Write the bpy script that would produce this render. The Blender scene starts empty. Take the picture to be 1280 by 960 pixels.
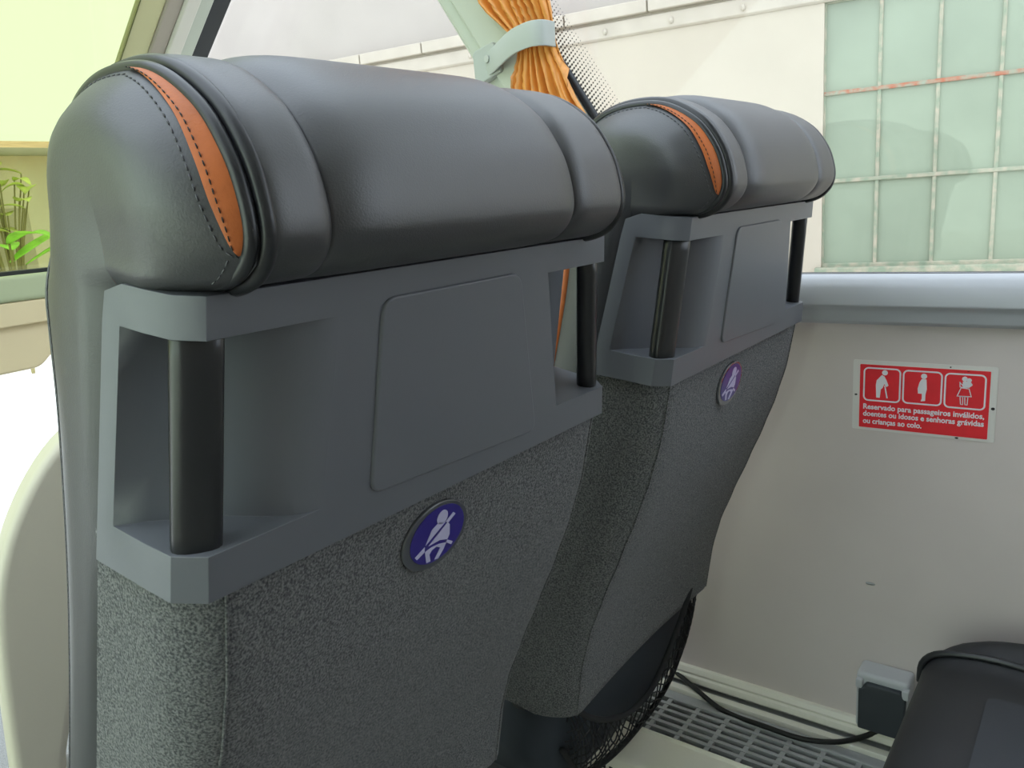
import bpy, bmesh, math, random
from mathutils import Vector, Matrix
random.seed(7)
sc = bpy.context.scene
C = sc.collection
FL = 1.15            # camera height above the bus floor; all coordinates below are relative to the camera height

# ------------------------------------------------------------------ camera
Rm = ((0.5973419, -0.2201716, 0.7711725), (-0.7987910, -0.0775806, 0.5965854), (-0.0715232, -0.9723712, -0.2222133))
cam = bpy.data.objects.new('camera', bpy.data.cameras.new('camera'))
C.objects.link(cam)
cam.data.sensor_width = 36.0
cam.data.lens = 36.0 * 1004.69 / 1280
cam.data.clip_start = 0.02
cam.matrix_world = Matrix([[Rm[i][0], -Rm[i][1], -Rm[i][2], (0, 0, FL)[i]] for i in range(3)] + [[0, 0, 0, 1]])
sc.camera = cam

# ------------------------------------------------------------------ sky, exposure
w = bpy.data.worlds.new('sky'); sc.world = w; w.use_nodes = True
bg = w.node_tree.nodes['Background']
bg.inputs[0].default_value = (0.76, 0.86, 1.0, 1)     # bright even overcast daylight
bg.inputs[1].default_value = 1.0
sc.view_settings.view_transform = 'Standard'
sc.view_settings.look = 'None'
sc.view_settings.gamma = 1
sc.view_settings.use_curve_mapping = False
sc.view_settings.exposure = 2.0

# ------------------------------------------------------------------ materials
def mat(name, col, rough=0.5, spec=0.5, metal=0.0, vary=0.0, vscale=20.0, bump=0.0, bscale=200.0, speck=None, sheen=0.0, coat=0.0, stretch=None):
    m = bpy.data.materials.new(name); m.use_nodes = True
    nt = m.node_tree; b = nt.nodes['Principled BSDF']
    b.inputs['Base Color'].default_value = (*col, 1)
    b.inputs['Roughness'].default_value = rough
    b.inputs['Metallic'].default_value = metal
    b.inputs['Specular IOR Level'].default_value = spec
    if sheen: b.inputs['Sheen Weight'].default_value = sheen; b.inputs['Sheen Roughness'].default_value = 0.5
    if coat: b.inputs['Coat Weight'].default_value = coat
    tc = nt.nodes.new('ShaderNodeTexCoord')
    src = tc.outputs['Object']
    if stretch:
        mp = nt.nodes.new('ShaderNodeMapping'); mp.inputs['Scale'].default_value = stretch
        nt.links.new(src, mp.inputs[0]); src = mp.outputs[0]
    if vary or speck:
        n = nt.nodes.new('ShaderNodeTexNoise'); n.inputs['Scale'].default_value = vscale; n.inputs['Detail'].default_value = 3
        nt.links.new(src, n.inputs['Vector'])
        r = nt.nodes.new('ShaderNodeValToRGB'); nt.links.new(n.outputs['Fac'], r.inputs[0])
        e = r.color_ramp.elements
        if speck:
            e[0].position = 0.36; e[1].position = 0.66
            e[0].color = (*col, 1); e[1].color = (*speck, 1)
        else:
            e[0].position = 0.3; e[1].position = 0.7
            e[0].color = (*[c * (1 - vary) for c in col], 1); e[1].color = (*[min(1, c * (1 + vary)) for c in col], 1)
        nt.links.new(r.outputs[0], b.inputs['Base Color'])
    if bump:
        n2 = nt.nodes.new('ShaderNodeTexNoise'); n2.inputs['Scale'].default_value = bscale; n2.inputs['Detail'].default_value = 4
        nt.links.new(src, n2.inputs['Vector'])
        bp = nt.nodes.new('ShaderNodeBump'); bp.inputs['Strength'].default_value = bump; bp.inputs['Distance'].default_value = 0.002
        nt.links.new(n2.outputs['Fac'], bp.inputs['Height']); nt.links.new(bp.outputs[0], b.inputs['Normal'])
    return m

def glass(name, tint, refl=0.12, rough=0.02):
    m = bpy.data.materials.new(name); m.use_nodes = True
    nt = m.node_tree; nt.nodes.remove(nt.nodes['Principled BSDF'])
    out = nt.nodes['Material Output']
    t = nt.nodes.new('ShaderNodeBsdfTransparent'); t.inputs[0].default_value = (*tint, 1)
    g = nt.nodes.new('ShaderNodeBsdfGlossy'); g.inputs['Roughness'].default_value = rough
    lw = nt.nodes.new('ShaderNodeLayerWeight'); lw.inputs[0].default_value = 0.5
    pw = nt.nodes.new('ShaderNodeMath'); pw.operation = 'POWER'; pw.inputs[1].default_value = 4.0
    nt.links.new(lw.outputs['Facing'], pw.inputs[0])
    mu = nt.nodes.new('ShaderNodeMath'); mu.operation = 'MULTIPLY_ADD'; mu.inputs[1].default_value = refl * 2; mu.inputs[2].default_value = 0.02
    nt.links.new(pw.outputs[0], mu.inputs[0])
    mx = nt.nodes.new('ShaderNodeMixShader')
    nt.links.new(mu.outputs[0], mx.inputs[0]); nt.links.new(t.outputs[0], mx.inputs[1]); nt.links.new(g.outputs[0], mx.inputs[2])
    nt.links.new(mx.outputs[0], out.inputs[0])
    return m

M = dict(
    leather=mat('black_leather', (0.034, 0.035, 0.040), 0.45, 1.0, bump=0.10, bscale=900),
    leather3=mat('black_cushion_leather', (0.018, 0.019, 0.022), 0.5, 0.45, bump=0.1, bscale=900),
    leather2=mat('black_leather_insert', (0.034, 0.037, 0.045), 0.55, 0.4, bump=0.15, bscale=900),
    piping=mat('black_piping', (0.018, 0.019, 0.022), 0.35, 0.5),
    stitch=mat('grey_thread', (0.10, 0.10, 0.11), 0.6),
    dstitch=mat('black_thread', (0.012, 0.012, 0.012), 0.7),
    orange=mat('orange_leather', (0.50, 0.135, 0.035), 0.5, 0.4, vary=0.12, vscale=60, bump=0.12, bscale=700),
    shell=mat('grey_moulded_plastic', (0.130, 0.138, 0.156), 0.42, 0.5, bump=0.05, bscale=1500),
    handle=mat('black_grip_plastic', (0.02, 0.021, 0.023), 0.30, 0.5),
    fabric=mat('charcoal_fleece', (0.058, 0.062, 0.067), 0.95, 0.1, vscale=620, speck=(0.21, 0.213, 0.213), bump=0.7, bscale=620, sheen=0.15),
    kick=mat('slate_kick_plastic', (0.035, 0.042, 0.055), 0.6, 0.3),
    net=mat('black_net_cord', (0.028, 0.028, 0.030), 0.8, 0.2),
    wall=mat('grey_laminate', (0.65, 0.58, 0.565), 0.55, 0.35, vary=0.03, vscale=5, bump=0.03, bscale=800),
    rail=mat('painted_rail', (0.42, 0.43, 0.46), 0.38, 0.5),
    alu=mat('anodised_aluminium', (0.80, 0.77, 0.69), 0.38, 0.5),
    heater=mat('cream_heater_cover', (0.93, 0.90, 0.78), 0.45, 0.4),
    grille=mat('grey_grille', (0.42, 0.43, 0.44), 0.5, 0.4),
    dark=mat('dark_void', (0.01, 0.01, 0.011), 0.9, 0.1),
    floor=mat('speckled_bus_floor', (0.20, 0.20, 0.20), 0.7, 0.3, vscale=300, speck=(0.3, 0.3, 0.29)),
    rubber=mat('black_rubber', (0.015, 0.017, 0.02), 0.55, 0.4),
    pillar=mat('pale_green_grey_plastic', (0.46, 0.49, 0.42), 0.5, 0.4),
    taupe=mat('taupe_trim', (0.36, 0.32, 0.27), 0.6, 0.3),
    light_trim=mat('light_grey_trim', (0.60, 0.58, 0.52), 0.5, 0.4),
    olive=mat('olive_trim', (0.52, 0.50, 0.29), 0.6, 0.3),
    strap=mat('grey_strap_plastic', (0.40, 0.43, 0.40), 0.45, 0.4),
    screw=mat('screw_cap', (0.44, 0.46, 0.42), 0.4, 0.5),
    curtain=mat('orange_satin', (0.66, 0.27, 0.05), 0.42, 0.5, vary=0.10, vscale=30, stretch=(1, 1, 0.1)),
    frit=mat('frit_enamel', (0.10, 0.10, 0.09), 0.6, 0.3),
    red=mat('red_print', (0.80, 0.014, 0.028), 0.45, 0.4, vary=0.06, vscale=40),
    white=mat('white_print', (0.80, 0.76, 0.82), 0.5, 0.4),
    clear=mat('clear_backing', (0.72, 0.69, 0.67), 0.30, 0.5),
    blue=mat('blue_print', (0.030, 0.018, 0.22), 0.3, 0.5, coat=0.5),
    picto=mat('lavender_print', (0.52, 0.50, 0.70), 0.4, 0.4),
    speck=mat('black_ink', (0.01, 0.01, 0.01), 0.6),
    box=mat('grey_socket_plastic', (0.50, 0.51, 0.54), 0.45, 0.4),
    boxlid=mat('dark_socket_cover', (0.035, 0.042, 0.05), 0.45, 0.4),
    cable=mat('black_cable', (0.012, 0.012, 0.012), 0.5, 0.4),
    bwall=mat('cream_painted_render', (0.44, 0.385, 0.31), 0.9, 0.1, vary=0.05, vscale=1.5, bump=0.15, bscale=40),
    bledge=mat('cream_ledge', (0.43, 0.38, 0.315), 0.9, 0.1, vary=0.07, vscale=6, bump=0.2, bscale=30),
    bupper=mat('pale_grey_render', (0.37, 0.33, 0.295), 0.9, 0.1, vary=0.05, vscale=2),
    pane=mat('green_wired_glass', (0.235, 0.275, 0.20), 0.35, 0.4, vary=0.10, vscale=2.2, bump=0.1, bscale=25),
    bars=mat('chipped_green_paint', (0.22, 0.26, 0.185), 0.8, 0.2, vscale=22, speck=(0.37, 0.33, 0.25)),
    rust=mat('rusty_paint', (0.25, 0.28, 0.21), 0.8, 0.2, vscale=26, speck=(0.36, 0.10, 0.05)),
    concrete=mat('pale_concrete', (0.80, 0.78, 0.72), 0.9, 0.1, vary=0.05, vscale=1),
    roof=mat('roof_tiles', (0.80, 0.52, 0.34), 0.8, 0.2, vary=0.2, vscale=3),
    hut=mat('cream_hut_wall', (0.92, 0.84, 0.70), 0.9, 0.1, vary=0.06, vscale=1),
    hutdark=mat('hut_shutter', (0.62, 0.56, 0.44), 0.9, 0.1),
    leaf=mat('bright_leaf', (0.38, 0.80, 0.10), 0.5, 0.4, vary=0.25, vscale=6),
    leafd=mat('olive_leaf', (0.66, 0.74, 0.22), 0.6, 0.3, vary=0.25, vscale=6),
    stem=mat('plant_stem', (0.30, 0.26, 0.12), 0.8, 0.2),
    pot=mat('plant_pot', (0.50, 0.42, 0.32), 0.8, 0.2),
    dash=mat('dash_green_grey', (0.40, 0.44, 0.29), 0.6, 0.3),
    beige=mat('beige_console', (0.66, 0.55, 0.36), 0.6, 0.3),
    guard=mat('beige_moulded_panel', (0.56, 0.52, 0.42), 0.5, 0.4),
    ceil=mat('ceiling_lining', (0.68, 0.67, 0.63), 0.8, 0.2),
    wleft=glass('pale_green_glass', (0.94, 0.985, 0.84), 0.10),
    win=glass('side_glass', (0.93, 0.93, 0.91), 0.10),
    wscreen=glass('green_tinted_windscreen', (0.55, 0.57, 0.40), 0.10),
)


# ------------------------------------------------------------------ helpers
def tag(o, label=None, cat=None, group=None, kind=None):
    if label: o['label'] = label
    if cat: o['category'] = cat
    if group: o['group'] = group
    if kind: o['kind'] = kind
    return o
def empty(name, loc=(0, 0, 0), rx=0.0):
    o = bpy.data.objects.new(name, None); C.objects.link(o)
    o.location = loc; o.rotation_euler = (rx, 0, 0); o.empty_display_size = 0.05
    return o
OFF = Vector((0, 0, 0))      # offset taken off mesh coordinates while a thing with its own origin is being built
def obj(name, vf, m, parent=None, smooth=True, bevel=0.0, seg=2, angle=35, solid=0.0, sub=0, wn=False, label=None, merge=0.0):
    verts, faces = vf
    me = bpy.data.meshes.new(name)
    me.from_pydata([Vector(v) - OFF for v in verts], [], faces)
    if merge or True:
        bm = bmesh.new(); bm.from_mesh(me)
        if merge: bmesh.ops.remove_doubles(bm, verts=bm.verts, dist=merge)
        bmesh.ops.recalc_face_normals(bm, faces=bm.faces)
        bm.to_mesh(me); bm.free()
    me.materials.append(m if not isinstance(m, str) else M[m])
    if smooth:
        for p in me.polygons: p.use_smooth = True
    o = bpy.data.objects.new(name, me); C.objects.link(o)
    if parent: o.parent = parent
    if solid:
        s = o.modifiers.new('solid', 'SOLIDIFY'); s.thickness = solid; s.offset = -1
    if bevel:
        b = o.modifiers.new('bevel', 'BEVEL'); b.width = bevel; b.segments = seg; b.limit_method = 'ANGLE'; b.angle_limit = math.radians(angle)
    if sub:
        s = o.modifiers.new('sub', 'SUBSURF'); s.levels = sub; s.render_levels = sub
    if wn or bevel:
        n = o.modifiers.new('wn', 'WEIGHTED_NORMAL'); n.keep_sharp = True
    if label: o['label'] = label
    return o
def join(*parts):
    V, F = [], []
    for v, f in parts:
        n = len(V); V += [tuple(p) for p in v]; F += [tuple(i + n for i in q) for q in f]
    return V, F
def grid(rows, closed=False, flip=False):
    V = [tuple(p) for r in rows for p in r]; n = len(rows[0]); F = []
    for i in range(len(rows) - 1):
        for j in range(n if closed else n - 1):
            a, b = i * n + j, i * n + (j + 1) % n
            F.append((a, b, b + n, a + n) if not flip else (a, a + n, b + n, b))
    return V, F
def box(x0, x1, y0, y1, z0, z1):
    V = [(x, y, z) for x in (x0, x1) for y in (y0, y1) for z in (z0, z1)]
    return V, [(0, 1, 3, 2), (4, 6, 7, 5), (0, 4, 5, 1), (2, 3, 7, 6), (0, 2, 6, 4), (1, 5, 7, 3)]
def prism(outline, f0, f1):
    """outline of (a,b) pairs, f0/f1 map a pair to the two end faces"""
    n = len(outline)
    V = [f0(a, b) for a, b in outline] + [f1(a, b) for a, b in outline]
    F = [tuple(range(n)), tuple(range(2 * n - 1, n - 1, -1))] + [(i, i + n, (i + 1) % n + n, (i + 1) % n) for i in range(n)]
    return V, F
def tube(path, r, n=8, caps=True, flat=1.0):
    P = [Vector(p) for p in path]; rows = []
    t0 = (P[1] - P[0]).normalized()
    up = Vector((0, 0, 1)) if abs(t0.z) < 0.9 else Vector((1, 0, 0))
    nrm = (up - up.dot(t0) * t0).normalized()
    for i, p in enumerate(P):
        t = (P[min(i + 1, len(P) - 1)] - P[max(i - 1, 0)]).normalized()
        nrm = (nrm - nrm.dot(t) * t).normalized(); bn = t.cross(nrm)
        rr = r[i] if isinstance(r, (list, tuple)) else r
        rows.append([p + rr * (math.cos(2 * math.pi * k / n) * nrm + flat * math.sin(2 * math.pi * k / n) * bn) for k in range(n)])
    V, F = grid(rows, closed=True)
    if caps:
        F.append(tuple(range(n))); F.append(tuple(range(len(V) - n, len(V))))
    return V, F
def cr(pts, per=6):
    """Catmull-Rom through points"""
    P = [Vector(p) for p in pts]; out = []
    for i in range(len(P) - 1):
        a = P[i - 1] if i else 2 * P[0] - P[1]; b, c = P[i], P[i + 1]
        d = P[i + 2] if i + 2 < len(P) else 2 * P[-1] - P[-2]
        for k in range(per):
            t = k / per
            out.append(0.5 * ((2 * b) + (c - a) * t + (2 * a - 5 * b + 4 * c - d) * t * t + (3 * b - a - 3 * c + d) * t ** 3))
    out.append(P[-1]); return out
def lerp(a, b, t): return a + (b - a) * t
def interp(tab, x):
    tab = sorted(tab)
    if x <= tab[0][0]: return tab[0][1]
    for (a, u), (b, v) in zip(tab, tab[1:]):
        if x <= b:
            t = (x - a) / (b - a); t = t * t * (3 - 2 * t) * 0.3 + t * 0.7
            return u + (v - u) * t
    return tab[-1][1]
def stitches(path, every, ln, r, n=5):
    """short thread stitches along a polyline"""
    P = [Vector(p) for p in path]; parts = []; acc = 0; nxt = 0
    for a, b in zip(P, P[1:]):
        L = (b - a).length
        if L < 1e-9: continue
        while nxt <= acc + L:
            c = a + (b - a) * ((nxt - acc) / L); d = (b - a) / L
            parts.append(tube([c - d * ln / 2, c, c + d * ln / 2], [r * .6, r, r * .6], n)); nxt += every
        acc += L
    return join(*parts)
def rrect(x0, x1, z0, z1, r, n=5):
    out = []
    for cx, cz, a0 in ((x1 - r, z1 - r, 0), (x0 + r, z1 - r, 90), (x0 + r, z0 + r, 180), (x1 - r, z0 + r, 270)):
        for k in range(n + 1):
            a = math.radians(a0 + 90 * k / n); out.append((cx + r * math.cos(a), cz + r * math.sin(a)))
    return out
def rpoly(corners, r, n=5):
    """rounded polygon from 2-D corners"""
    out = []; m = len(corners)
    for i in range(m):
        p = Vector(corners[i]); a = Vector(corners[i - 1]) - p; b = Vector(corners[(i + 1) % m]) - p
        a.normalize(); b.normalize()
        for k in range(n + 1):
            t = k / n
            out.append(tuple(p + a * r * (1 - t) ** 2 + b * r * t ** 2))
    return out
def ellipse(cx, cz, a, b, n=32):
    return [(cx + a * math.cos(2 * math.pi * k / n), cz + b * math.sin(2 * math.pi * k / n)) for k in range(n)]

# ================================================================== THE BUS SHELL
WX = 1.2
def struct(name, vf, m, parent=None, **k):
    o = obj(name, vf, m, parent, **k)
    if not parent: o['kind'] = 'structure'
    return o
fl = struct('floor', box(-1.2, 1.25, -2.2, 2.25, -1.25, -1.15), 'floor', smooth=False)
tag(fl, 'grey speckled bus floor under the seats', 'floor')
ce = struct('ceiling', join(box(-1.25, 1.25, -2.2, 0.05, 0.86, 0.92), box(-1.25, 1.25, 1.22, 1.3, 0.86, 0.92), box(-1.25, -1.05, 0.05, 1.22, 0.86, 0.92), box(1.1, 1.25, 0.05, 1.22, 0.86, 0.92)), 'ceil', smooth=False)
tag(ce, 'pale lining of the bus roof around an added roof light', 'ceiling')
w4 = struct('added_skylight', box(-1.05, 1.1, 0.05, 1.22, 0.885, 0.89), 'win', smooth=False)  # invented skylight, added so daylight falls on the headrests from above
tag(w4, 'clear roof light added to brighten the headrest tops', 'window')
tag(struct('wall_right', join(box(1.2, 1.26, -2.2, 2.3, -1.25, -0.16)), 'wall', smooth=False), 'grey laminate side wall below the bus windows', 'wall')
tag(struct('wall_left', join(box(-1.26, -1.2, -2.2, 2.3, -1.25, -0.62), box(-1.26, -1.2, -2.2, 0.0, -0.62, 0.9), box(-1.26, -1.2, 0.0, 1.3, 0.82, 0.9)), 'wall', smooth=False), 'unseen opposite side wall, its tall opening and solid rear shaped for the light', 'wall')  # unseen; solid rear keeps light off the seat backs, tall opening lights their sides
tag(struct('window_5', box(-1.235, -1.23, 0.0, 2.3, -0.62, 0.82), 'wleft', smooth=False), 'unseen pale green window, sized and tinted to light the seats from the left', 'window')  # unseen; large and green so the seat sides get greenish light
tag(struct('rear_light_block', box(-1.26, 1.26, -2.26, -2.2, -1.25, 0.92), 'wall', smooth=False), 'unseen grey panel added to block light from the rear', 'wall')  # added to cut light from behind; the cabin itself runs on further
tag(struct('trim_1', box(1.19, 1.26, -2.2, 1.35, 0.80, 0.90), 'light_trim', smooth=False), 'pale cove trim above the side windows', 'trim')

# window rail (sill profile) along the side wall
prof = [(1.203, -0.134), (1.19, -0.136), (1.178, -0.142), (1.171, -0.152), (1.168, -0.165), (1.167, -0.1765), (1.172, -0.181), (1.175, -0.186), (1.178, -0.200), (1.184, -0.205), (1.203, -0.2055)]
tag(struct('trim_2', prism(prof, lambda a, b: (a, -2.2, b), lambda a, b: (a, 2.2, b)), 'rail', bevel=0.002), 'blue-grey moulded rail under the side window', 'trim')

# pillar between the two side windows
def yl(z): return 0.931 + 0.643 * (z - 0.219)
PZ0, PZ1 = -0.135, 0.82
pl = [(yl(PZ0), PZ0), (yl(PZ1), PZ1), (yl(PZ1) - 0.145, PZ1), (yl(PZ0) - 0.145, PZ0)]
tp = struct('trim_3', prism(pl, lambda a, b: (1.175, a, b), lambda a, b: (1.225, a, b)), 'pillar', bevel=0.012, seg=3)
tag(tp, 'pale slanted pillar between the side windows behind the curtain', 'pillar')
rib = [(yl(PZ0) - 0.035, PZ0), (yl(PZ1) - 0.035, PZ1), (yl(PZ1) - 0.12, PZ1), (yl(PZ0) - 0.12, PZ0)]
obj('raised_rib', prism(rib, lambda a, b: (1.166, a, b), lambda a, b: (1.18, a, b)), 'pillar', tp, bevel=0.006)

# main side window: glass, seals, printed dot border
win1 = empty('window_1', (1.21, 0.0, -0.13)); win1['kind'] = 'structure'
tag(win1, 'large side window with a dotted front edge beside the rear seat', 'window')
OFF = Vector((1.21, 0.0, -0.13))
ye = lambda z: yl(z) - 0.145
obj('pane', prism([(ye(-.137), -.137), (ye(.81), .81), (-2.2, .81), (-2.2, -.137)], lambda a, b: (1.212, a, b), lambda a, b: (1.216, a, b)), 'win', win1, smooth=False)
obj('bottom_seal', box(1.196, 1.212, -2.2, ye(-.137), -0.139, -0.1345), 'rubber', win1, smooth=False)
obj('edge_seal', prism([(ye(-.13) - .001, -.13), (ye(.8) - .001, .8), (ye(.8) - .014, .8), (ye(-.13) - .014, -.13)], lambda a, b: (1.198, a, b), lambda a, b: (1.212, a, b)), 'rubber', win1, bevel=.003)
dots = []
for i in range(-8, 105):
    for j in range(9):
        z = -0.10 + i * 0.0062 + (0.0031 if j % 2 else 0)
        y = ye(z) - 0.015 - j * 0.0058
        r = 0.00235 * (1 - 0.075 * j)
        if -0.13 < z < 0.5:
            dots.append(([(1.2112, y + r * math.cos(a * math.pi / 3), z + r * math.sin(a * math.pi / 3)) for a in range(6)] , [(0, 1, 2, 3, 4, 5)]))
fo = obj('printed_dots', join(*dots), 'frit', win1, smooth=False); fo['kind'] = 'stuff'
OFF = Vector((0, 0, 0))

# front side window + raked front pillar + windscreen
RK = 0.85                                   # rake: z falls 0.85 per metre forward
ya = lambda z: 1.652 + (0.483 - z) / RK     # seal line on the side wall
win2 = empty('window_2', (1.21, 1.4, -0.13)); win2['kind'] = 'structure'
tag(win2, 'front quarter window between the two slanted pillars', 'window')
OFF = Vector((1.21, 1.4, -0.13))
obj('pane', prism([(yl(-.137), -.137), (yl(.81), .81), (ya(.81) , .81), (ya(-.137), -.137)], lambda a, b: (1.212, a, b), lambda a, b: (1.216, a, b)), 'win', win2, smooth=False)
OFF = Vector((0, 0, 0))
def rakebar(x0, x1, d0, d1, m, name, parent, z0=-0.16, z1=0.86):
    """bar lying in the windscreen plane between two x, offset d along y"""
    o = [(ya(z0) + d0, z0), (ya(z1) + d0, z1), (ya(z1) + d1, z1), (ya(z0) + d1, z0)]
    return obj(name, prism(o, lambda a, b: (x0, a, b), lambda a, b: (x1, a, b)), m, parent, bevel=0.004)
ap = empty('trim_4', (1.15, 2.2, -0.16)); ap['kind'] = 'structure'
tag(ap, 'raked front pillar of pale strips beside the windscreen', 'pillar')
OFF = Vector((1.15, 2.2, -0.16))
rakebar(1.162, 1.208, -0.004, 0.03, 'rubber', 'black_seal', ap)
rakebar(1.128, 1.163, -0.012, 0.03, 'pillar', 'outer_strip', ap)
rakebar(1.097, 1.130, -0.020, 0.03, 'light_trim', 'light_strip', ap)
rakebar(1.062, 1.098, -0.006, 0.03, 'taupe', 'taupe_strip', ap)
rakebar(1.005, 1.063, 0.004, 0.03, 'olive', 'olive_strip', ap)
OFF = Vector((0, 0, 0))
win3 = empty('window_3', (0, 2.3, -0.16)); win3['kind'] = 'structure'
tag(win3, 'raked green-tinted windscreen at the front of the bus', 'windscreen')
OFF = Vector((0, 2.3, -0.16))
o = [(ya(-.16), -.16), (ya(.86), .86), (ya(.86) + .008, .86), (ya(-.16) + .008, -.16)]
obj('pane', prism(o, lambda a, b: (-1.2, a, b), lambda a, b: (1.006, a, b)), 'wscreen', win3, smooth=False)
OFF = Vector((0, 0, 0))

# ================================================================== OUTSIDE
# building beside the bus
ang = math.radians(-8.01); T = Vector((math.sin(ang), math.cos(ang), 0)); N = Vector((math.cos(ang), -math.sin(ang), 0))
B0 = Vector((4.5, 1.301, 0))
def bp(s, z, d=0.0): return tuple(B0 + T * s + Vector((0, 0, z)) + N * d)      # d>0 goes into the building
def bbox(s0, s1, z0, z1, d0, d1):
    V = [bp(s, z, d) for s in (s0, s1) for z in (z0, z1) for d in (d0, d1)]
    return V, [(0, 1, 3, 2), (4, 6, 7, 5), (0, 4, 5, 1), (2, 3, 7, 6), (0, 2, 6, 4), (1, 5, 7, 3)]
bl = empty('building', bp(0, -2.2))
tag(bl, 'cream rendered building with a green glazed window beside the bus', 'building')
OFF = Vector(bp(0, -2.2))
S0, SP, ZT, ZP = 0.01, 0.2635, 0.862, 0.4425
NC, NR = 6, 3
S1 = S0 - SP * NC
obj('wall', join(bbox(S0, 4.9, -2.2, 1.0, 0, .25), bbox(-6, S1, -2.2, 1.0, 0, .25), bbox(S1, S0, -2.2, ZT - ZP * NR - .06, 0, .25), bbox(S1, S0, ZT, 1.0, 0, .25)), 'bwall', bl, smooth=False)
obj('upper_wall', bbox(-6, 4.9, 1.0, 2.6, .03, .25), 'bupper', bl, smooth=False)
obj('lower_ledge', prism([(0.0, .855), (-.02, .868), (-.02, .93), (-.02, .945), (0.0, .952)], lambda d, z: bp(-6, z, d), lambda d, z: bp(4.9, z, d)), 'bledge', bl, bevel=.006)
x = -6.0 + .01
k = 0
while x < 4.2:
    xs = 1.437 - .507 * round((1.437 - x) / .507)
    obj('cornice_block', bbox(xs + .004, xs + .503, .962, 1.03, -.045, .06), 'bledge', bl, bevel=.006)
    x += .507
for s in (1.19, .80, .41, 2.1, 2.9):
    obj('ledge_nub', prism(ellipse(s, .90, .012, .018, 8), lambda a, b: bp(a, b, -.028), lambda a, b: bp(a, b, 0)), 'bledge', bl)
for r in range(NR):
    for c in range(NC):
        s1, s0 = S0 - SP * c, S0 - SP * (c + 1); z1, z0 = ZT - ZP * r, ZT - ZP * (r + 1)
        dd = random.uniform(-.003, .003)
        obj('pane', bbox(s0 + .008, s1 - .008, z0 + .008, z1 - .008, .035 + dd, .05), 'pane', bl, smooth=False)
for c in range(NC + 1):
    s = S0 - SP * c
    obj('glazing_bar', bbox(s - .009, s + .009, ZT - ZP * NR, ZT, .022, .05), 'bars', bl, bevel=.003)
for r in range(NR + 1):
    z = ZT - ZP * r
    obj('glazing_bar', bbox(S1, S0, z - .010, z + .010, .018, .05), 'rust' if r == 1 else 'bars', bl, bevel=.003)
obj('window_sill', bbox(S1 - .05, S0 + .03, ZT - ZP * NR - .06, ZT - ZP * NR - .008, -.03, .05), 'bars', bl, bevel=.006)
OFF = Vector((0, 0, 0))

g = struct('ground', box(-30, 30, -14, 60, -2.4, -2.2), 'concrete', smooth=False)
tag(g, 'pale concrete yard outside the bus', 'ground')

# low shed ahead of the bus, seen through the windscreen
YB = 16.0
sh = empty('shed', (6.8, YB, -2.2))
tag(sh, 'low cream shed with a tiled roof seen through the windscreen', 'shed')
OFF = Vector((6.8, YB, -2.2))
obj('wall', box(-8, 14, YB, YB + 3, -2.2, 1.46), 'hut', sh, smooth=False)
obj('roof', prism([(YB - .6, 1.40), (YB - .55, 1.48), (YB + 3.4, 2.02), (YB + 3.4, 1.85)], lambda a, b: (-8.5, a, b), lambda a, b: (14.5, a, b)), 'roof', sh, smooth=False)
obj('gutter', tube([(-8.5, YB - .66, 1.42), (14.5, YB - .66, 1.42)], .07, 8), 'bledge', sh)
for xx in (4.6, 5.4, 7.1, 8.4):
    obj('post', box(xx, xx + .16, YB - .5, YB - .34, -2.2, 1.40), 'bledge', sh, smooth=False)
for xx in (5.8, 7.6):
    obj('opening', box(xx, xx + .9, YB - .02, YB + .02, -1.2, .5), 'hutdark', sh, smooth=False)
OFF = Vector((0, 0, 0))

def plant(name, base, leaves, m, label, stemr=.03):
    e = empty(name, base); tag(e, label, 'plant')
    for (dx, dy, h, ln, wd, az, droop) in leaves:
        d = Vector((math.cos(az), math.sin(az), 0)); side = Vector((-d.y, d.x, 0)); rows = []
        top = Vector((dx, dy, h))
        n = 10
        for i in range(n + 1):
            t = i / n; p = top + d * ln * t + Vector((0, 0, ln * (.55 * t - droop * t * t)))
            ww = wd * math.sin(math.pi * (0.05 + .95 * t) ** .8) + .002
            rows.append([p - side * ww + Vector((0, 0, .25 * ww)), p, p + side * ww + Vector((0, 0, .25 * ww))])
        lf = obj('leaf', grid(rows), m, e, solid=.004)
        obj('stalk', tube(cr([(0, 0, 0), (dx * .4, dy * .4, h * .6), tuple(top)], 4), [stemr * (1 - .05 * i) for i in range(9)], 6), 'stem', e)
    return e
plant('banana_plant', (5.52, 14.15, -2.2), [(.05, .1, 1.80, 1.3, .22, .10, .1), (-.15, 0, 1.9, 1.1, .22, 2.9, .4), (0, -.1, 2.1, .9, .20, -1.2, .5), (.1, .1, 2.0, .45, .16, 1.4, .4), (.2, -.05, 1.75, 1.0, .2, -.4, .1)], 'leaf', 'broad-leaved bright green plant standing in front of the shed')
plant('tall_shrub', (5.95, 15.25, -2.2), [(random.uniform(-.6, .6), random.uniform(-.1, .1), random.uniform(2.2, 3.4), random.uniform(.3, .42), random.uniform(.10, .18), random.uniform(0, 6.28), random.uniform(.3, .9)) for _ in range(22)], 'leafd', 'yellow-green leafy shrub beside the shed posts', .02)

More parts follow.
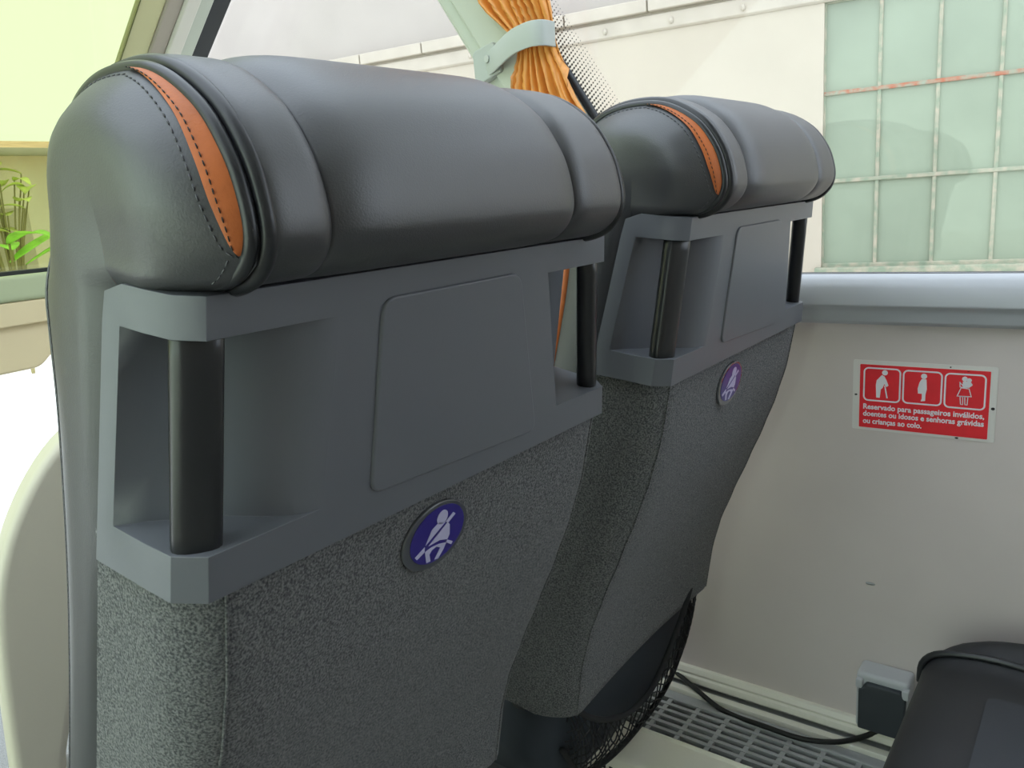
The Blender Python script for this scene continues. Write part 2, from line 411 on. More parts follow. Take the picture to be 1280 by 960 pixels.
# ================================================================== DASH AND FRONT PANELS
da = empty('dashboard', (0.2, 1.95, -1.15))
tag(da, 'beige console with green-grey rim below the windscreen', 'dashboard')
OFF = Vector((0.2, 1.95, -1.15))
def sl(z, y0=1.95): return z
obj('rim', prism(rpoly([(1.98, -.083), (1.98, -.142), (2.2, -.16), (2.3, -.10)], .012), lambda a, b: (-.9, a, b), lambda a, b: (1.16, a, b)), 'dash', da, bevel=.004)
obj('windscreen_seal', box(-.9, 1.1, 2.26, 2.31, -.115, -.085), 'rubber', da, smooth=False)
con = rpoly([(-.9, -.148), (.840, -.148), (.850, -.255), (.80, -.300), (-.9, -.33)], .018, 5)
obj('console_face', prism(con, lambda a, b: (a, 2.0, b), lambda a, b: (a, 2.12, b)), 'beige', da, bevel=.006)
obj('console_ledge', prism(rpoly([(-.9, -.143), (.85, -.143), (.852, -.196), (-.9, -.205)], .008), lambda a, b: (a, 1.985, b), lambda a, b: (a, 2.1, b)), 'beige', da, bevel=.004)
obj('stand', box(-.6, .2, 2.02, 2.1, -1.15, -.3), 'taupe', da, bevel=.01)
OFF = Vector((0, 0, 0))

gp = empty('partition_panel', (0.38, 0.98, -1.15))
tag(gp, 'rounded beige partition panel in front of the nearest seat', 'panel')
OFF = Vector((0.38, 0.98, -1.15))
out = cr([(.235, -1.12), (.245, -.9), (.262, -.62), (.278, -.43), (.298, -.345), (.338, -.275), (.390, -.225), (.45, -.205), (.50, -.215)], 5)
out = [(p[0], p[1]) for p in [(v.x, v.y) for v in [Vector((a.x, a.y)) for a in out]]] + [(.52, -.23), (.45, -.36), (.372, -.45), (.322, -.60), (.29, -.80), (.27, -1.12)]
OUTP = out
obj('panel', prism(OUTP, lambda a, b: (a, .95, b), lambda a, b: (a + .012, 1.0, b)), 'guard', gp, bevel=.012, seg=3)
obj('foot', box(.24, .30, .94, 1.01, -1.15, -1.10), 'dark', gp, bevel=.003)
OFF = Vector((0, 0, 0))
# ================================================================== HEATER DUCT, BASE TRIMS
def extr(profile, y0, y1): return prism(profile, lambda a, b: (a, y0, b), lambda a, b: (a, y1, b))
t5 = struct('trim_5', extr([(1.202, -.838), (1.192, -.838), (1.188, -.846), (1.190, -.850), (1.186, -.853), (1.184, -.862), (1.190, -.868), (1.202, -.868)], -2.2, 2.0), 'alu', bevel=.001)
tag(t5, 'ribbed pale aluminium strip at the foot of the side wall', 'trim')
t6 = struct('trim_6', extr([(1.176, -.866), (1.162, -.866), (1.160, -.872), (1.160, -.88), (1.176, -.88)], -2.2, 2.0), 'alu', bevel=.001)
tag(t6, 'narrow aluminium strip between wall foot and heater grille', 'trim')
ht = empty('heater_duct', (1.08, -0.1, -1.15))
tag(ht, 'cream heater duct with slotted grille along the wall foot', 'heater')
OFF = Vector((1.08, -0.1, -1.15))
obj('back_plate', box(1.134, 1.2, -2.2, 2.0, -.892, -.874), 'grille', ht, smooth=False)
obj('front_lip', extr([(1.034, -.866), (1.030, -.863), (1.026, -.868), (.965, -.872), (.956, -.878), (.956, -.905), (.962, -.91), (1.034, -.91)], -2.2, 2.0), 'heater', ht, bevel=.002)
obj('front_panel', box(.985, .995, -2.2, 2.0, -1.15, -.905), 'heater', ht, smooth=False)
obj('trough', box(1.03, 1.137, -2.2, 2.0, -.91, -.895), 'dark', ht, smooth=False)
Y0, Y1 = -0.05, 1.05
obj('grille_edge', box(1.031, 1.036, Y0, Y1, -.885, -.867), 'grille', ht, bevel=.001)
obj('grille_edge', box(1.130, 1.136, Y0, Y1, -.885, -.867), 'grille', ht, bevel=.001)
sl_ = None
for i in range(1, 6):
    x = 1.0335 + i * (1.1325 - 1.0335) / 6
    for j in range(1):
        obj('slat', box(x - .0032, x + .0032, Y0, Y1, -.884, -.868), 'grille', ht, smooth=False)
yy = Y0
first = None
while yy <= Y1 + .001:
    if first is None:
        first = obj('cross_bar', box(1.033, 1.134, yy - .004, yy + .004, -.886, -.869), 'grille', ht, smooth=False); fy = yy
    else:
        c = first.copy(); C.objects.link(c); c.parent = ht; c.location = (0, yy - fy, 0)
    yy += .052
for i in range(14):
    y = .45 + i * .013
    obj('vent_hole', box(.9545, .957, y, y + .006, -.903, -.897), 'dark', ht, smooth=False)
OFF = Vector((0, 0, 0))

# cable lying over the strips
cab = tube(cr([(1.205, .66, -.850), (1.192, .60, -.855), (1.168, .545, -.861), (1.144, .483, -.868), (1.132, .41, -.862), (1.132, .351, -.862), (1.150, .305, -.862), (1.176, .275, -.860), (1.196, .245, -.846), (1.206, .225, -.836), (1.21, .21, -.83)], 6), .0042, 8)
tag(obj('power_cable', cab, 'cable'), 'black power cable looping over the heater grille', 'cable')

# socket box on the wall
sb = empty('power_socket', (1.2, .235, -.835))
tag(sb, 'grey wall socket box with a dark flap cover', 'socket')
OFF = Vector((1.2, .235, -.835))
obj('housing', box(1.158, 1.2, .203, .277, -.828, -.733), 'box', sb, bevel=.006, seg=3)
lid = [(.212, -.745), (.262, -.745), (.266, -.752), (.272, -.757), (.272, -.824), (.206, -.824), (.206, -.757), (.210, -.752)]
obj('flap_cover', prism(lid, lambda a, b: (1.150, a, b), lambda a, b: (1.161, a, b)), 'boxlid', sb, bevel=.003)
obj('hinge', box(1.151, 1.163, .266, .276, -.756, -.741), 'box', sb, bevel=.002)
obj('hinge', box(1.151, 1.163, .202, .212, -.756, -.741), 'box', sb, bevel=.002)
OFF = Vector((0, 0, 0))
tag(obj('wall_scuff', prism(ellipse(.27, -.605, .007, .0025, 10), lambda a, b: (1.1992, a, b), lambda a, b: (1.2, a, b)), 'grille'), 'small dark scuff mark on the grey wall', 'scuff')

# ================================================================== RESERVED-SEAT SIGN
sg = empty('reserved_seat_sign', (1.2, .211, -.362))
tag(sg, 'red priority seat sign with three white pictograms on the grey wall', 'sign')
OFF = Vector((1.2, .211, -.362))
def sp(u, v, d): return (1.2 - d, .211 - u, -.311 + v)
def flat(name, outline, d0, d1, m, parent, **k):
    return obj(name, prism(outline, lambda a, b: sp(a, b, d0), lambda a, b: sp(a, b, d1)), m, parent, smooth=False, **k)
flat('clear_backing', rrect(-.0905, .0905, -.0513, .0521, .002, 2), 0, .0010, 'clear', sg)
rp = flat('red_plate', rrect(-.081, .0822, -.0475, .046, .001, 2), .001, .0016, 'red', sg)
def ring(u0, u1, v0, v1, r, wd):
    a, b = rrect(u0, u1, v0, v1, r), rrect(u0 + wd, u1 - wd, v0 + wd, v1 - wd, max(r - wd, .001))
    n = len(a); V = [sp(*p, .0020) for p in a] + [sp(*p, .0020) for p in b] + [sp(*p, .0015) for p in a] + [sp(*p, .0015) for p in b]
    F = []
    for i in range(n):
        j = (i + 1) % n
        F += [(i, j, n + j, n + i), (i, 2 * n + i, 2 * n + j, j), (n + i, n + j, 3 * n + j, 3 * n + i)]
    return V, F
for (u0, u1, v0, v1) in ((-.0762, -.0265, -.0075, .0422), (-.0243, .0258, -.0070, .0416), (.0280, .0780, -.0080, .0412)):
    obj('pictogram_frame', ring(u0, u1, v0, v1, .007, .0021), 'white', sg, smooth=False)
D0, D1 = .0015, .0020
def picto(name, polys, ells=(), mm='white'):
    parts = [prism(p, lambda a, b: sp(a, b, D1), lambda a, b: sp(a, b, D0)) for p in polys]
    parts += [prism(ellipse(*e, 16), lambda a, b: sp(a, b, D1), lambda a, b: sp(a, b, D0)) for e in ells]
    return obj(name, join(*parts), mm, sg, smooth=False)
picto('pictogram', [[(-.0583, .0237), (-.0516, .0319), (-.0482, .0299), (-.0454, .0247), (-.0426, .0172), (-.0449, .0148), (-.0482, .019), (-.0501, .0133), (-.0524, .0109), (-.0536, -.0016), (-.0583, -.0016), (-.0592, .017)],
      [(-.0482, .0168), (-.0466, .0169), (-.0429, -.0015), (-.0448, -.0017)]], [(-.0477, .0354, .0038, .0038)]).__setitem__('label', 'white figure with a cane')
picto('pictogram', [[(-.0002, .0298), (.0058, .0297), (.0067, .0159), (.0053, .0082), (.0051, -.001), (-.0005, -.002), (.0008, .002), (.0006, .0089), (-.0042, .0089), (-.0048, .016), (-.0029, .0247)]], [(.0026, .0339, .0038, .0038)]).__setitem__('label', 'white figure of a pregnant woman')
def outl(poly, wd):
    parts = []
    for a, b in zip(poly, poly[1:] + poly[:1]):
        A, B = Vector(a), Vector(b); d = (B - A).normalized() * wd / 2; n = Vector((-d.y, d.x))
        q = [A - d - n, B + d - n, B + d + n, A - d + n]
        parts.append([tuple(p) for p in q])
    return parts
gp3 = outl([(.0483, .0214), (.0578, .0206), (.0609, .010), (.044, .0095)], .0011) + outl([(.0476, .0092), (.0508, .0093), (.0512, -.0018), (.0486, -.0016)], .0010) + outl([(.0533, .0093), (.0569, .0094), (.0565, -.0019), (.0538, -.0017)], .0010)
gp3 += [[(.0500, .0300), (.0590, .0310), (.0619, .0262), (.0580, .0222), (.0520, .0218), (.0500, .0245)]] + outl([(.0465, .0290), (.0470, .0225), (.0520, .0222)], .0011)
picto('pictogram', gp3, [(.0523, .0338, .0034, .0034), (.0575, .0325, .0030, .0028)]).__setitem__('label', 'white outline figure carrying a child')
def text(name, body, u0, u1, v, size, parent):
    cu = bpy.data.curves.new(name, 'FONT'); cu.body = body; cu.size = size; cu.offset = .00028; cu.extrude = .0002; cu.resolution_u = 4
    to = bpy.data.objects.new(name + '_tmp', cu); C.objects.link(to)
    bpy.context.view_layer.update()
    me = bpy.data.meshes.new_from_object(to.evaluated_get(bpy.context.evaluated_depsgraph_get()))
    bpy.data.objects.remove(to)
    xs = [q.co.x for q in me.vertices]; k = (u1 - u0) / (max(xs) - min(xs)); x0 = min(xs)
    for q in me.vertices:
        q.co = Vector(sp(u0 + (q.co.x - x0) * k, v + q.co.y, .0018 + q.co.z)) - OFF
    me.materials.append(M['white'])
    o = bpy.data.objects.new(name, me); C.objects.link(o); o.parent = parent
    return o
text('lettering', 'Reservado para passageiros inválidos,', -.0755, .0775, -.0195, .0108, sg)
text('lettering', 'doentes ou idosos e senhoras grávidas', -.0755, .0775, -.0300, .0108, sg)
text('lettering', 'ou crianças ao colo.', -.0755, .0020, -.0410, .0108, sg)
for (u, v, a, b) in ((-.086, .0005, .002, .0012), (.0868, -.0045, .0024, .002), (.046, -.0498, .0024, .0012), (.0345, .0488, .001, .001), (.056, .0445, .0016, .0005)):
    obj('speck', prism(ellipse(u, v, a, b, 8), lambda a, b: sp(a, b, .0018), lambda a, b: sp(a, b, .001)), 'speck', sg, smooth=False)
OFF = Vector((0, 0, 0))

# ================================================================== CURTAIN AND TIEBACK
ct = []
TAB_Y1 = [(-.13, .80), (.10, .855), (.17, .872), (.205, .874), (.235, .868), (.262, .864), (.285, .885), (.335, .930), (.5, 1.03), (.8, 1.20)]     # front edge
TAB_Y0 = [(-.13, .60), (.10, .705), (.17, .752), (.205, .767), (.235, .781), (.262, .788), (.285, .790), (.335, .797), (.5, .80), (.8, .84)]      # rear edge
rows = []
for i in range(61):
    z = -.125 + i * (.8 + .125) / 60
    a, b = interp(TAB_Y1, z * 1.04) * .962, interp(TAB_Y0, z * 1.04) * .962; row = []
    g_ = 1 - math.exp(-((z - .247) / .05) ** 2)
    for j in range(121):
        u = j / 120
        ph = u + .10 * math.sin(3 * u + 9 * z) * g_
        amp = (.004 + .008 * g_)
        xx = 1.150 + .012 * (1 - g_) * (abs(u - .5) * 2) ** 2 + amp * math.sin(2 * math.pi * 8.5 * ph + 5 * z) + .4 * amp * math.sin(2 * math.pi * 19 * ph + 1 + 8 * z)
        row.append((xx, lerp(a, b, u), z))
    rows.append(row)
tag(obj('curtain', grid(rows), 'curtain', solid=.0015), 'orange satin curtain gathered at the window pillar', 'curtain')
tb = empty('curtain_tieback', (1.17, .93, .25))
tag(tb, 'grey plastic tieback strap clasping the orange curtain', 'tieback')
OFF = Vector((1.17, .93, .25))
sp_ = cr([(1.170, .952, .233, .019), (1.160, .925, .240, .0205), (1.140, .885, .250, .0205), (1.128, .850, .258, .020), (1.121, .815, .262, .0195), (1.124, .794, .2625, .019), (1.140, .783, .2625, .018), (1.165, .782, .2625, .018)], 5) if False else None
ctl = [(1.166, .955, .232), (1.158, .925, .240), (1.140, .885, .250), (1.126, .850, .258), (1.119, .815, .262), (1.121, .797, .2625), (1.132, .786, .2625), (1.160, .784, .2625)]
ctl = [(a, b * .965, c * .968) for a, b, c in ctl]
pth = cr(ctl, 5); rows = []
for i, p in enumerate(pth):
    h = .0195
    rows.append([(p.x, p.y, p.z - h), (p.x - .001, p.y, p.z - h * .5), (p.x - .0015, p.y, p.z), (p.x - .001, p.y, p.z + h * .5), (p.x, p.y, p.z + h)])
obj('strap', grid(rows), 'strap', tb, solid=.004, bevel=.0015)
obj('screw', prism(ellipse(.897, .2380, .0052, .0062, 16), lambda a, b: (1.154, a, b), lambda a, b: (1.170, a, b)), 'screw', tb, bevel=.001)
obj('base', prism(rpoly([(.930, .196), (.932, .254), (.885, .266), (.868, .216)], .008), lambda a, b: (1.160, a, b), lambda a, b: (1.178, a, b)), 'strap', tb, bevel=.003)
OFF = Vector((0, 0, 0))

# ================================================================== PASSENGER SEATS
def cx(z): return .18 if z >= 0 else (.18 + .01 * min(1, -z / .16))
def hw(z): return .18 + .0185 * min(1.2, max(0, -z / .16))
def hr(z): return .1005 + .0215 * (-z - .02) / .114
def yopen(z): return .045 + .13 * (-z)
def yfront(z): return .060 + .13 * (-z)

ARCH = [(.150, -.62), (.125, -.45), (.095, -.30), (.073, -.16), (.062, -.09), (.053, -.03), (.030, -.008), (-.006, .004), (-.020, .014), (-.026, .028), (-.023, .045), (-.012, .066), (.010, .087), (.046, .100), (.088, .096), (.119, .080), (.134, .055), (.139, .02), (.140, -.04), (.142, -.10), (.154, -.20), (.173, -.30), (.196, -.40), (.218, -.50), (.230, -.62)]
A2 = [(p.x, p.y) for p in cr(ARCH, 12)]
def anorm(i):
    a, b = Vector(A2[max(i - 1, 0)]), Vector(A2[min(i + 1, len(A2) - 1)])
    d = (b - a).normalized(); return Vector((-d.y, d.x))
AN = [anorm(i) for i in range(len(A2))]
def profile(z): return interp([(-.60, .082), (-.53, .080), (-.48, .073), (-.43, .060), (-.37, .043), (-.32, .029), (-.27, .017), (-.22, .009), (-.16, .006), (-.14, .006)], z)

def make_seat(loc, rx, label, trim_k):
    global OFF
    base = Vector((.19, .20, -1.10))
    Rx = Matrix.Rotation(rx, 3, 'X')
    e = empty('passenger_seat', Vector(loc) + Rx @ base, rx)
    tag(e, label, 'seat', 'front pair of passenger seats')
    OFF = base
    XL, XR, SA, SB = .014, .333, .052, .268
    # --- headrest bolster with two sewn grooves
    xs = []
    def seg(a, b, n, sw):
        ts = [.5 - .5 * math.cos(math.pi * k / n) for k in range(n + 1)]
        return [(lerp(a, b, t), sw * (1 - abs(2 * t - 1) ** (9 if b - a > .1 else 6))) for t in ts]
    xs = seg(XL, SA, 14, .0045) + seg(SA, SB, 34, .0095)[1:] + seg(SB, XR, 16, .0050)[1:]
    xs = [(x, s - .0 if 0 < s else -.0018) for x, s in xs]
    rows = []
    for x, s in xs:
        row = []
        for (y, z), n in zip(A2, AN):
            f = min(1, max(0, (z - .0) / .03)) if y < .06 else min(1, max(0, (z + .1) / .1))
            k = s * f
            row.append((x + (.0 if z > 0 else 0), y + n.x * k, z + n.y * k))
        rows.append(row)
    hb = obj('headrest', grid(rows), 'leather', e)
    top = [i for i, (y, z) in enumerate(A2) if z > -.001]
    # --- side panels, orange crescent, piping, stitching
    for sgn in (-1, 1):
        mx = (lambda x: x) if sgn < 0 else (lambda x: XR + XL - x + .012 * 0)
        def spt(i, k, amp=.029):
            y, z = A2[i]
            cz = min(z, .040); cy = .055 + max(0, -z) * .19
            py, pz = lerp(y, cy, k), lerp(z, cz, k)
            sm = lambda t: (lambda q: q * q * (3 - 2 * q))(min(1, max(0, t)))
            x0 = XL - .012 * sm((.04 - pz) / .08)
            x0 = lerp(x0, -.008, sm((y - .10) / .02) * sm((.03 - z) / .06))
            lim = lerp(lerp(-.0215, lerp(-.0175, -.0215, sm((py - .055) / .02)), sm((.045 - pz) / .035)), lerp(-.0100, -.0205, sm((py - .052 - .13 * max(0, -pz) - .12 * max(0, -.16 - pz)) / .018)), sm((.008 - pz) / .016))
            xx = lerp(x0, lim, math.sin(min(1, k * 1.7) * math.pi / 2) ** .85)
            return (mx(xx), py, pz)
        ks = [0, .03, .06, .10, .15, .21, .28, .36, .45, .55, .7, .85, 1.0]
        rows = [[spt(i, k) for i in range(len(A2))] for k in ks]
        sp_o = obj('side_panel', grid(rows), 'leather', e)
        # piping: double cord around the arch
        ar = list(range(min(top), len(A2)))
        for dx, dr, ins in ((.002, .0046, -.0005), (-.0055, .0036, -.0030)):
            path = [(mx(XL + dx - .010 * min(1, max(0, (.03 - A2[i][1]) / .08)) * (1 if A2[i][0] > .06 else 0)), A2[i][0] + AN[i].x * ins, A2[i][1] + AN[i].y * ins) for i in ar]
            obj('piping', tube(path, dr, 8), 'piping', e)
        # orange crescent between piping and side panel
        i0 = min(top) + 24; i1 = max(i for i in top if A2[i][0] < .062)
        rows = []
        for q in range(6):
            row = []
            for i in range(i0, i1 + 1):
                t = (i - i0) / (i1 - i0)
                wd = .100 * math.sin(math.pi * min(1, max(0, t ** .8))) ** .75 + .002
                k = .060 + wd * q / 5
                p = Vector(spt(i, k)); p.x += sgn * (.0012 + .0012 * math.sin(math.pi * q / 5)); p.y += AN[i].x * .0008; p.z += AN[i].y * .0008
                row.append(tuple(p))
            rows.append(row)
        oc = obj('orange_crescent', grid(rows), 'orange', e, label='orange leather crescent beside the headrest piping')
        mid = rows[3]
        obj('stitching', stitches([(a + sgn * .0006, b, c) for a, b, c in mid], .0042, .0026, .0004), 'dstitch', oc)
        # stitching on the side panel next to the crescent
        sp2 = []
        for i in range(min(top) + 9, max(i for i in top if A2[i][0] < .11)):
            t = (i - i0) / (i1 - i0)
            wd = .100 * math.sin(math.pi * min(1, max(0, t) ** .8)) ** .75 + .002
            k = .060 + wd + .040
            p = spt(i, k); sp2.append((p[0] + sgn * .0004, p[1], p[2]))
        obj('stitching', stitches(sp2, .0046, .003, .0005), 'stitch', sp_o)
        # front edge cords, with an orange one between (front side of the cushion)
        fr = [i for i in range(len(A2)) if A2[i][0] > .12 and -.46 < A2[i][1] < .06]
        obj('front_piping', tube([spt(i, .07) for i in fr], .0014, 6), 'leather', e)
        obj('front_trim', tube([(lambda p: (p[0] - sgn * .002, p[1], p[2]))(spt(i, max(0, trim_k)) if trim_k > 0 else (lambda c: (c[0] - sgn * .008, c[1] - .003, c[2]))(spt(i, 0))) for i in fr], .0048, 8), 'orange', e, label='orange strip along the front edge')
        obj('front_stitching', stitches([(lambda p: (p[0] + sgn * .0003, p[1], p[2]))(spt(i, .11)) for i in fr], .0050, .0032, .0005), 'stitch', sp_o)
    # --- moulded shell
    def outer(z, inset=0.0):
        """left half of the plan outline, from the side front edge to the centre"""
        L = cx(z) - hw(z); hr_ = cx(z) - hr(z)
        q = -z / .16
        pts = [(L - .0165, yfront(z)), (L - .0158, yopen(z)), (L - .0140, .030 + .004 * q), (L - .0105 - .002 * q, .0115 + .003 * q), (L, 0.0), (hr_, 0.0)]
        return [(a + inset * (1 if k < 4 else .6), b + inset * (0 if k < 2 else 1)) for k, (a, b) in enumerate(pts)]
    def full(z, inset=0.0):
        l = outer(z, inset); c = cx(z)
        mid = [(lerp(l[-1][0], 2 * c - l[-1][0], k / 4), l[-1][1]) for k in range(1, 4)]
        return l + mid + [(2 * c - a, b) for a, b in reversed(l)]
    def row(z, a=0, b=None, inset=0.0, zz=None):
        f = full(z, inset)[a:b]; return [(x, y, z if zz is None else zz) for x, y in f]
    nF = len(full(0))
    ZA, ZB, ZC, ZD = 0.0, -.0215, -.134, -.161
    def drop(r, dz):     # rounded front-top corner of the side flange
        r = [list(p) for p in r]
        r[0][2] -= dz; r[-1][2] -= dz; return [tuple(p) for p in r]
    parts = [grid([drop(row(ZA, inset=.012, zz=.001), .007), drop(row(ZA), .006), row(ZB)]), grid([row(ZC), row(ZD), row(ZD, inset=.012)])]
    parts.append(grid([row(lerp(ZB, ZC, k / 2), 5, nF - 5) for k in range(3)]))
    parts.append(grid([row(ZB, 0, 2), row(ZC, 0, 2)])); parts.append(grid([row(ZB, nF - 2), row(ZC, nF - 2)]))
    def backwall(z, right):
        h = cx(z) - hr(z); o = outer(z); ex, ey = o[1]
        q = [(h, 0), (h - .006, .0008), (h - .013, .0034), (h - .021, .0085), (h - .030, .0165), (h - .038, .026), (h - .047, .036), (h - .058, .042), (lerp(h - .058, ex, .5), lerp(.043, ey, .6)), (ex, ey)]
        if right:
            q = [(h, 0), (h - .003, .002), (h - .006, .008), (h - .009, .017), (h - .014, .028), (h - .022, .037), (h - .036, .043), (h - .055, .045), (lerp(h - .058, ex, .5), lerp(.044, ey, .6)), (ex, ey)]
        return [(2 * cx(z) - a if right else a, b, z) for a, b in q]
    for right in (False, True):
        parts.append(grid([backwall(lerp(ZB, ZC, k / 4), right) for k in range(5)]))
        for z in (ZB, ZC):
            o = outer(z)[1:6]; o = [(2 * cx(z) - a if right else a, b, z) for a, b in o]
            bw = backwall(z, right)[1:-1]
            V = o + bw; parts.append((V, [tuple(range(len(V)))]))
    # merge the straight flange edge with the back-wall rows
    sh = obj('shell', join(*parts), 'shell', e, bevel=.0028, seg=3, angle=32, merge=.0004)
    pc = [(.112, -.0165), (.246, -.0165), (.281, -.146), (.104, -.139)]
    pan = rpoly(pc, .011, 6)
    obj('inset_panel', prism(pan, lambda a, b: (a, -.0020, b), lambda a, b: (a, .004, b)), 'shell', sh, bevel=.0015, seg=2)
    for right in (False, True):
        rows = []
        for k in range(7):
            z = lerp(ZB + .012, ZC - .014, k / 6); o = outer(z)
            c0 = Vector((lerp(o[3][0], o[4][0], .55) + .0085, lerp(o[3][1], o[4][1], .55) + .0085))
            u = Vector((.78, -.40)).normalized(); v = Vector((u.y, -u.x)); r = []
            for a in range(16):
                t = 2 * math.pi * a / 16
                ca, sa = math.cos(t), math.sin(t)
                p = c0 + u * .0130 * math.copysign(abs(ca) ** .75, ca) + v * .0088 * math.copysign(abs(sa) ** .75, sa)
                r.append((2 * cx(z) - p.x if right else p.x, p.y, z))
            rows.append(r)
        V, F = grid(rows, closed=True); F += [tuple(range(16)), tuple(range(len(V) - 16, len(V)))]
        obj('grab_handle', (V, F), 'handle', e, label='black grab handle in the shell corner')
    # --- fleece back cover
    zs = [-.145 - k * (.600 - .145) / 34 for k in range(35)]
    rows = []
    for z in zs:
        L, Rr = -.0185, .408
        y0 = profile(z); yf = .088 + .20 * max(0, -z - .16)
        yc = y0 + .045; yr_ = y0 + .028
        left = [(L - .002, max(yf, yc + .02)), (L, lerp(max(yf, yc + .02), yc, .5)), (L, yc)]
        for k in range(1, 7):
            t = k / 6 * math.pi / 2
            left.append((L + .034 * (1 - math.cos(t)) , yc - (yc - y0) * math.sin(t)))
        m = [(lerp(left[-1][0], Rr - .034, k / 8), y0 + .006 * math.sin(math.pi * k / 8)) for k in range(1, 8)]
        right = [(Rr + L - a, b if b > yc else y0 + (b - y0) * .62) for a, b in reversed(left)]
        rows.append([(a, b, z) for a, b in left + m + right])
    ends = rows[-1]
    rows.append([(a, b + .012 if 2 < i < len(ends) - 3 else b, -.606) for i, (a, b, z) in enumerate(ends)])
    fb = obj('fabric_back', grid(rows), 'fabric', e)
    for ci in (7, len(rows[0]) - 8):
        obj('seam', tube([(r[ci][0], r[ci][1] - .0002, r[ci][2]) for r in rows[:-1]], .0011, 6), 'fabric', fb)
    # --- kick panel and net pocket below the cover
    kr = []
    for z, hwid, yy_ in ((-.56, .185, .104), (-.62, .192, .102), (-.68, .194, .102), (-.72, .190, .104), (-.745, .172, .108), (-.757, .13, .114), (-.765, .10, .125)):
        kr.append([(.19 - hwid - .012, yy_ + .09, z), (.19 - hwid, yy_ + .01, z)] + [(.19 + hwid * t, yy_ + .002 * t * t, z) for t in (-.94, -.6, -.3, 0, .3, .6, .94)] + [(.19 + hwid, yy_ + .01, z), (.19 + hwid + .012, yy_ + .09, z)])
    obj('kick_panel', grid(kr), 'kick', e, solid=.004)
    hem = cr([(.004, .108, -.585), (.045, .088, -.630), (.094, .082, -.662), (.150, .078, -.682), (.216, .078, -.678), (.279, .080, -.625), (.325, .086, -.582), (.362, .100, -.572)], 6)
    nt_ = obj('net_pocket', tube(hem, .0042, 8), 'net', e, label='black net pocket with elastic hem')
    strands = []
    bot = cr([(.005, .100, -.66), (.05, .095, -.725), (.11, .09, -.745), (.19, .088, -.748), (.28, .09, -.738), (.345, .098, -.715), (.385, .104, -.64)], 7)
    nh, nb = len(hem) - 1, len(bot) - 1
    def hb_(u, v):
        a = hem[min(nh, max(0, round(u * nh)))]; b = bot[min(nb, max(0, round(u * nb)))]
        p = a.lerp(b, v); p = Vector(p); p.y -= .010 * math.sin(math.pi * v); return p
    for k in range(-9, 40):
        for s_ in (1, -1):
            pts = []
            for q in range(6):
                v = q / 5; u = k / 30 + s_ * .16 * v
                if 0 <= u <= 1: pts.append(hb_(u, v))
            pts = [p for i, p in enumerate(pts) if i == 0 or (p - pts[i - 1]).length > 1e-4]
            if len(pts) > 1: strands.append(tube(pts, .0011, 5, caps=False))
    strands.append(tube(bot, .004, 6))
    no = obj('net_mesh', join(*strands), 'net', nt_); no['kind'] = 'stuff'
    # --- cushion and frame (upright in the bus, so undo the recline)
    Ri = Rx.transposed(); o3 = Vector(loc)
    def wl(x, y, z): return tuple(Ri @ (Vector((x + loc[0], y + loc[1], z)) - o3))
    q = rpoly([(.30, -.78), (.30, -.66), (.55, -.63), (.70, -.64), (.72, -.72), (.68, -.78)], .03, 4)
    obj('seat_cushion', prism(q, lambda a, b: wl(.0, a, b), lambda a, b: wl(.38, a, b)), 'leather', e, bevel=.015, seg=3)
    obj('seat_frame', prism([(.28, -.83), (.28, -.785), (.66, -.785), (.66, -.83)], lambda a, b: wl(.03, a, b), lambda a, b: wl(.35, a, b)), 'kick', e, bevel=.006)
    for yy_ in (.30, .58):
        obj('leg', prism([(yy_, -1.15), (yy_, -.83), (yy_ + .06, -.83), (yy_ + .06, -1.15)], lambda a, b: wl(.16, a, b), lambda a, b: wl(.22, a, b)), 'kick', e, bevel=.006)
    # --- seat-belt badge on the fabric
    bc = (.182, -.2040); byy = profile(-.2) + .0055
    def bpnt(a, b, d): return (bc[0] + a, byy - d + .0 + (b) * -.06, bc[1] + b)
    bd = obj('seatbelt_badge', prism(ellipse(0, 0, .0345, .0268, 40), lambda a, b: bpnt(a, b, .0022), lambda a, b: bpnt(a, b, -.004)), M['badge'], e, bevel=.0012, seg=2, label='round blue seat belt badge with clear rim')
    obj('blue_disc', prism(ellipse(.001, .001, .0288, .0226, 40), lambda a, b: bpnt(a, b, .0027), lambda a, b: bpnt(a, b, .0015)), 'blue', bd, smooth=False)
    P = [[(.0012, .0112), (.0074, .0083), (-.0121, -.0031), (-.0067, .0072)], [(.0158, .0136), (.0186, .0113), (.0112, .0068), (.0079, .0085)],
         [(.0104, .0073), (.013, .0044), (.0139, -.0041), (.0119, -.0078), (.003, -.0049), (-.0087, -.005)], [(.0119, -.0082), (.0186, -.0125), (.017, -.0144), (.0109, -.0101)],
         [(-.0122, -.0085), (-.0054, -.0074), (.0032, -.0082), (.0109, -.0103), (.0085, -.0146), (.0033, -.0206), (-.0007, -.0198), (.0047, -.0119), (0, -.0091), (-.0048, -.0101), (-.0071, -.0128), (-.0052, -.0193), (-.0094, -.0189)],
         [(-.0129, -.0042), (-.0127, -.0083), (-.0203, -.0115), (-.0226, -.0087)]]
    P.append(ellipse(.004, .0138, .0058, .0058, 18))
    obj('pictogram', join(*[prism(p, lambda a, b: bpnt(a, b, .0031), lambda a, b: bpnt(a, b, .0024)) for p in P]), 'picto', bd, smooth=False, label='pale seated figure wearing a belt')
    OFF = Vector((0, 0, 0))
    return e
M['badge'] = mat('badge_rim', (0.09, 0.095, 0.105), 0.12, 0.6, coat=0.6)
make_seat((.21, .336, -.033), .1729, 'nearest black leather seat with grey shell back, beside the aisle', -.02)
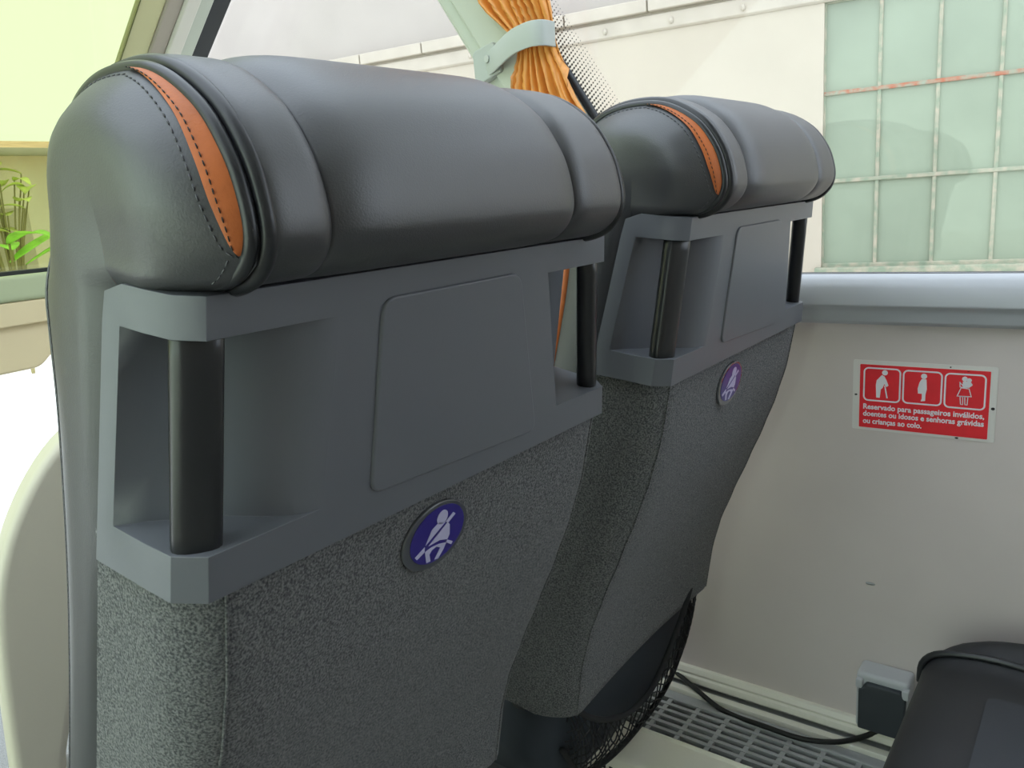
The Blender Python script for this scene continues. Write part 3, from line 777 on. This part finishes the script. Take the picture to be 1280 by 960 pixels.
make_seat((.700, .319, -.027), .1394, 'black leather seat with grey shell back next to the wall', .25)

# ================================================================== CUSHION OF THE ROW BEHIND
cs = empty('rear_row_seat', (.88, -.1, -1.15))
tag(cs, 'black leather seat cushion with piped edge at lower right', 'seat')
OFF = Vector((.88, -.1, -1.15))
# top surface: side bolsters at both x ends, front roll
rows = []
for i in range(29):
    x = .64 + (1.125 - .64) * i / 28
    u = i / 28; row = []
    edge = max(0, (abs(u - .5) - .36) / .14)
    zt = -.622 + .028 * min(1, edge * 1.3) - .035 * max(0, edge - .75) * 4 * .25
    for (y, dz) in ((.148, -.16), (.165, -.10), (.177, -.055), (.175, -.028), (.160, -.010), (.132, -.002), (.09, .002), (.03, -.002), (-.05, -.006), (-.15, -.01), (-.25, -.012), (-.32, -.01)):
        ins = .085 * max(0, edge - .2) ** 2 * 1.6
        row.append((x, y - ins, zt + dz))
    rows.append(row)
# end caps
L = [(rows[0][0][0] - .006, y, z - .01) for x, y, z in rows[0]]; L2 = [(x, y * .98, -.78) for x, y, z in L]
Rr = [(rows[-1][0][0] + .006, y, z - .01) for x, y, z in rows[-1]]; R2 = [(x, y * .98, -.78) for x, y, z in Rr]
obj('cushion', grid([L2, L] + rows + [Rr, R2]), 'leather3', cs, sub=1)
pth = [(x, y - .001, z + .001) for x, y, z in rows[25]][2:]
obj('piping', tube(cr(pth, 3), .0045, 8), 'piping', cs)
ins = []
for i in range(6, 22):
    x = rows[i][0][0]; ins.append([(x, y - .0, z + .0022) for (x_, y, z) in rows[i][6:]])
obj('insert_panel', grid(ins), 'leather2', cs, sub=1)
obj('cushion_frame', box(.66, 1.11, -.32, .10, -.84, -.78), 'kick', cs, bevel=.01)
for yy_ in (-.28, .0):
    obj('leg', box(.85, .91, yy_, yy_ + .06, -1.15, -.84), 'kick', cs, bevel=.006)
OFF = Vector((0, 0, 0))

# ------------------------------------------------------------------ lift everything so that the bus floor is z = 0
for o in C.objects:
    if o.parent is None and o.type in ('MESH', 'EMPTY'):
        o.location.z += FL
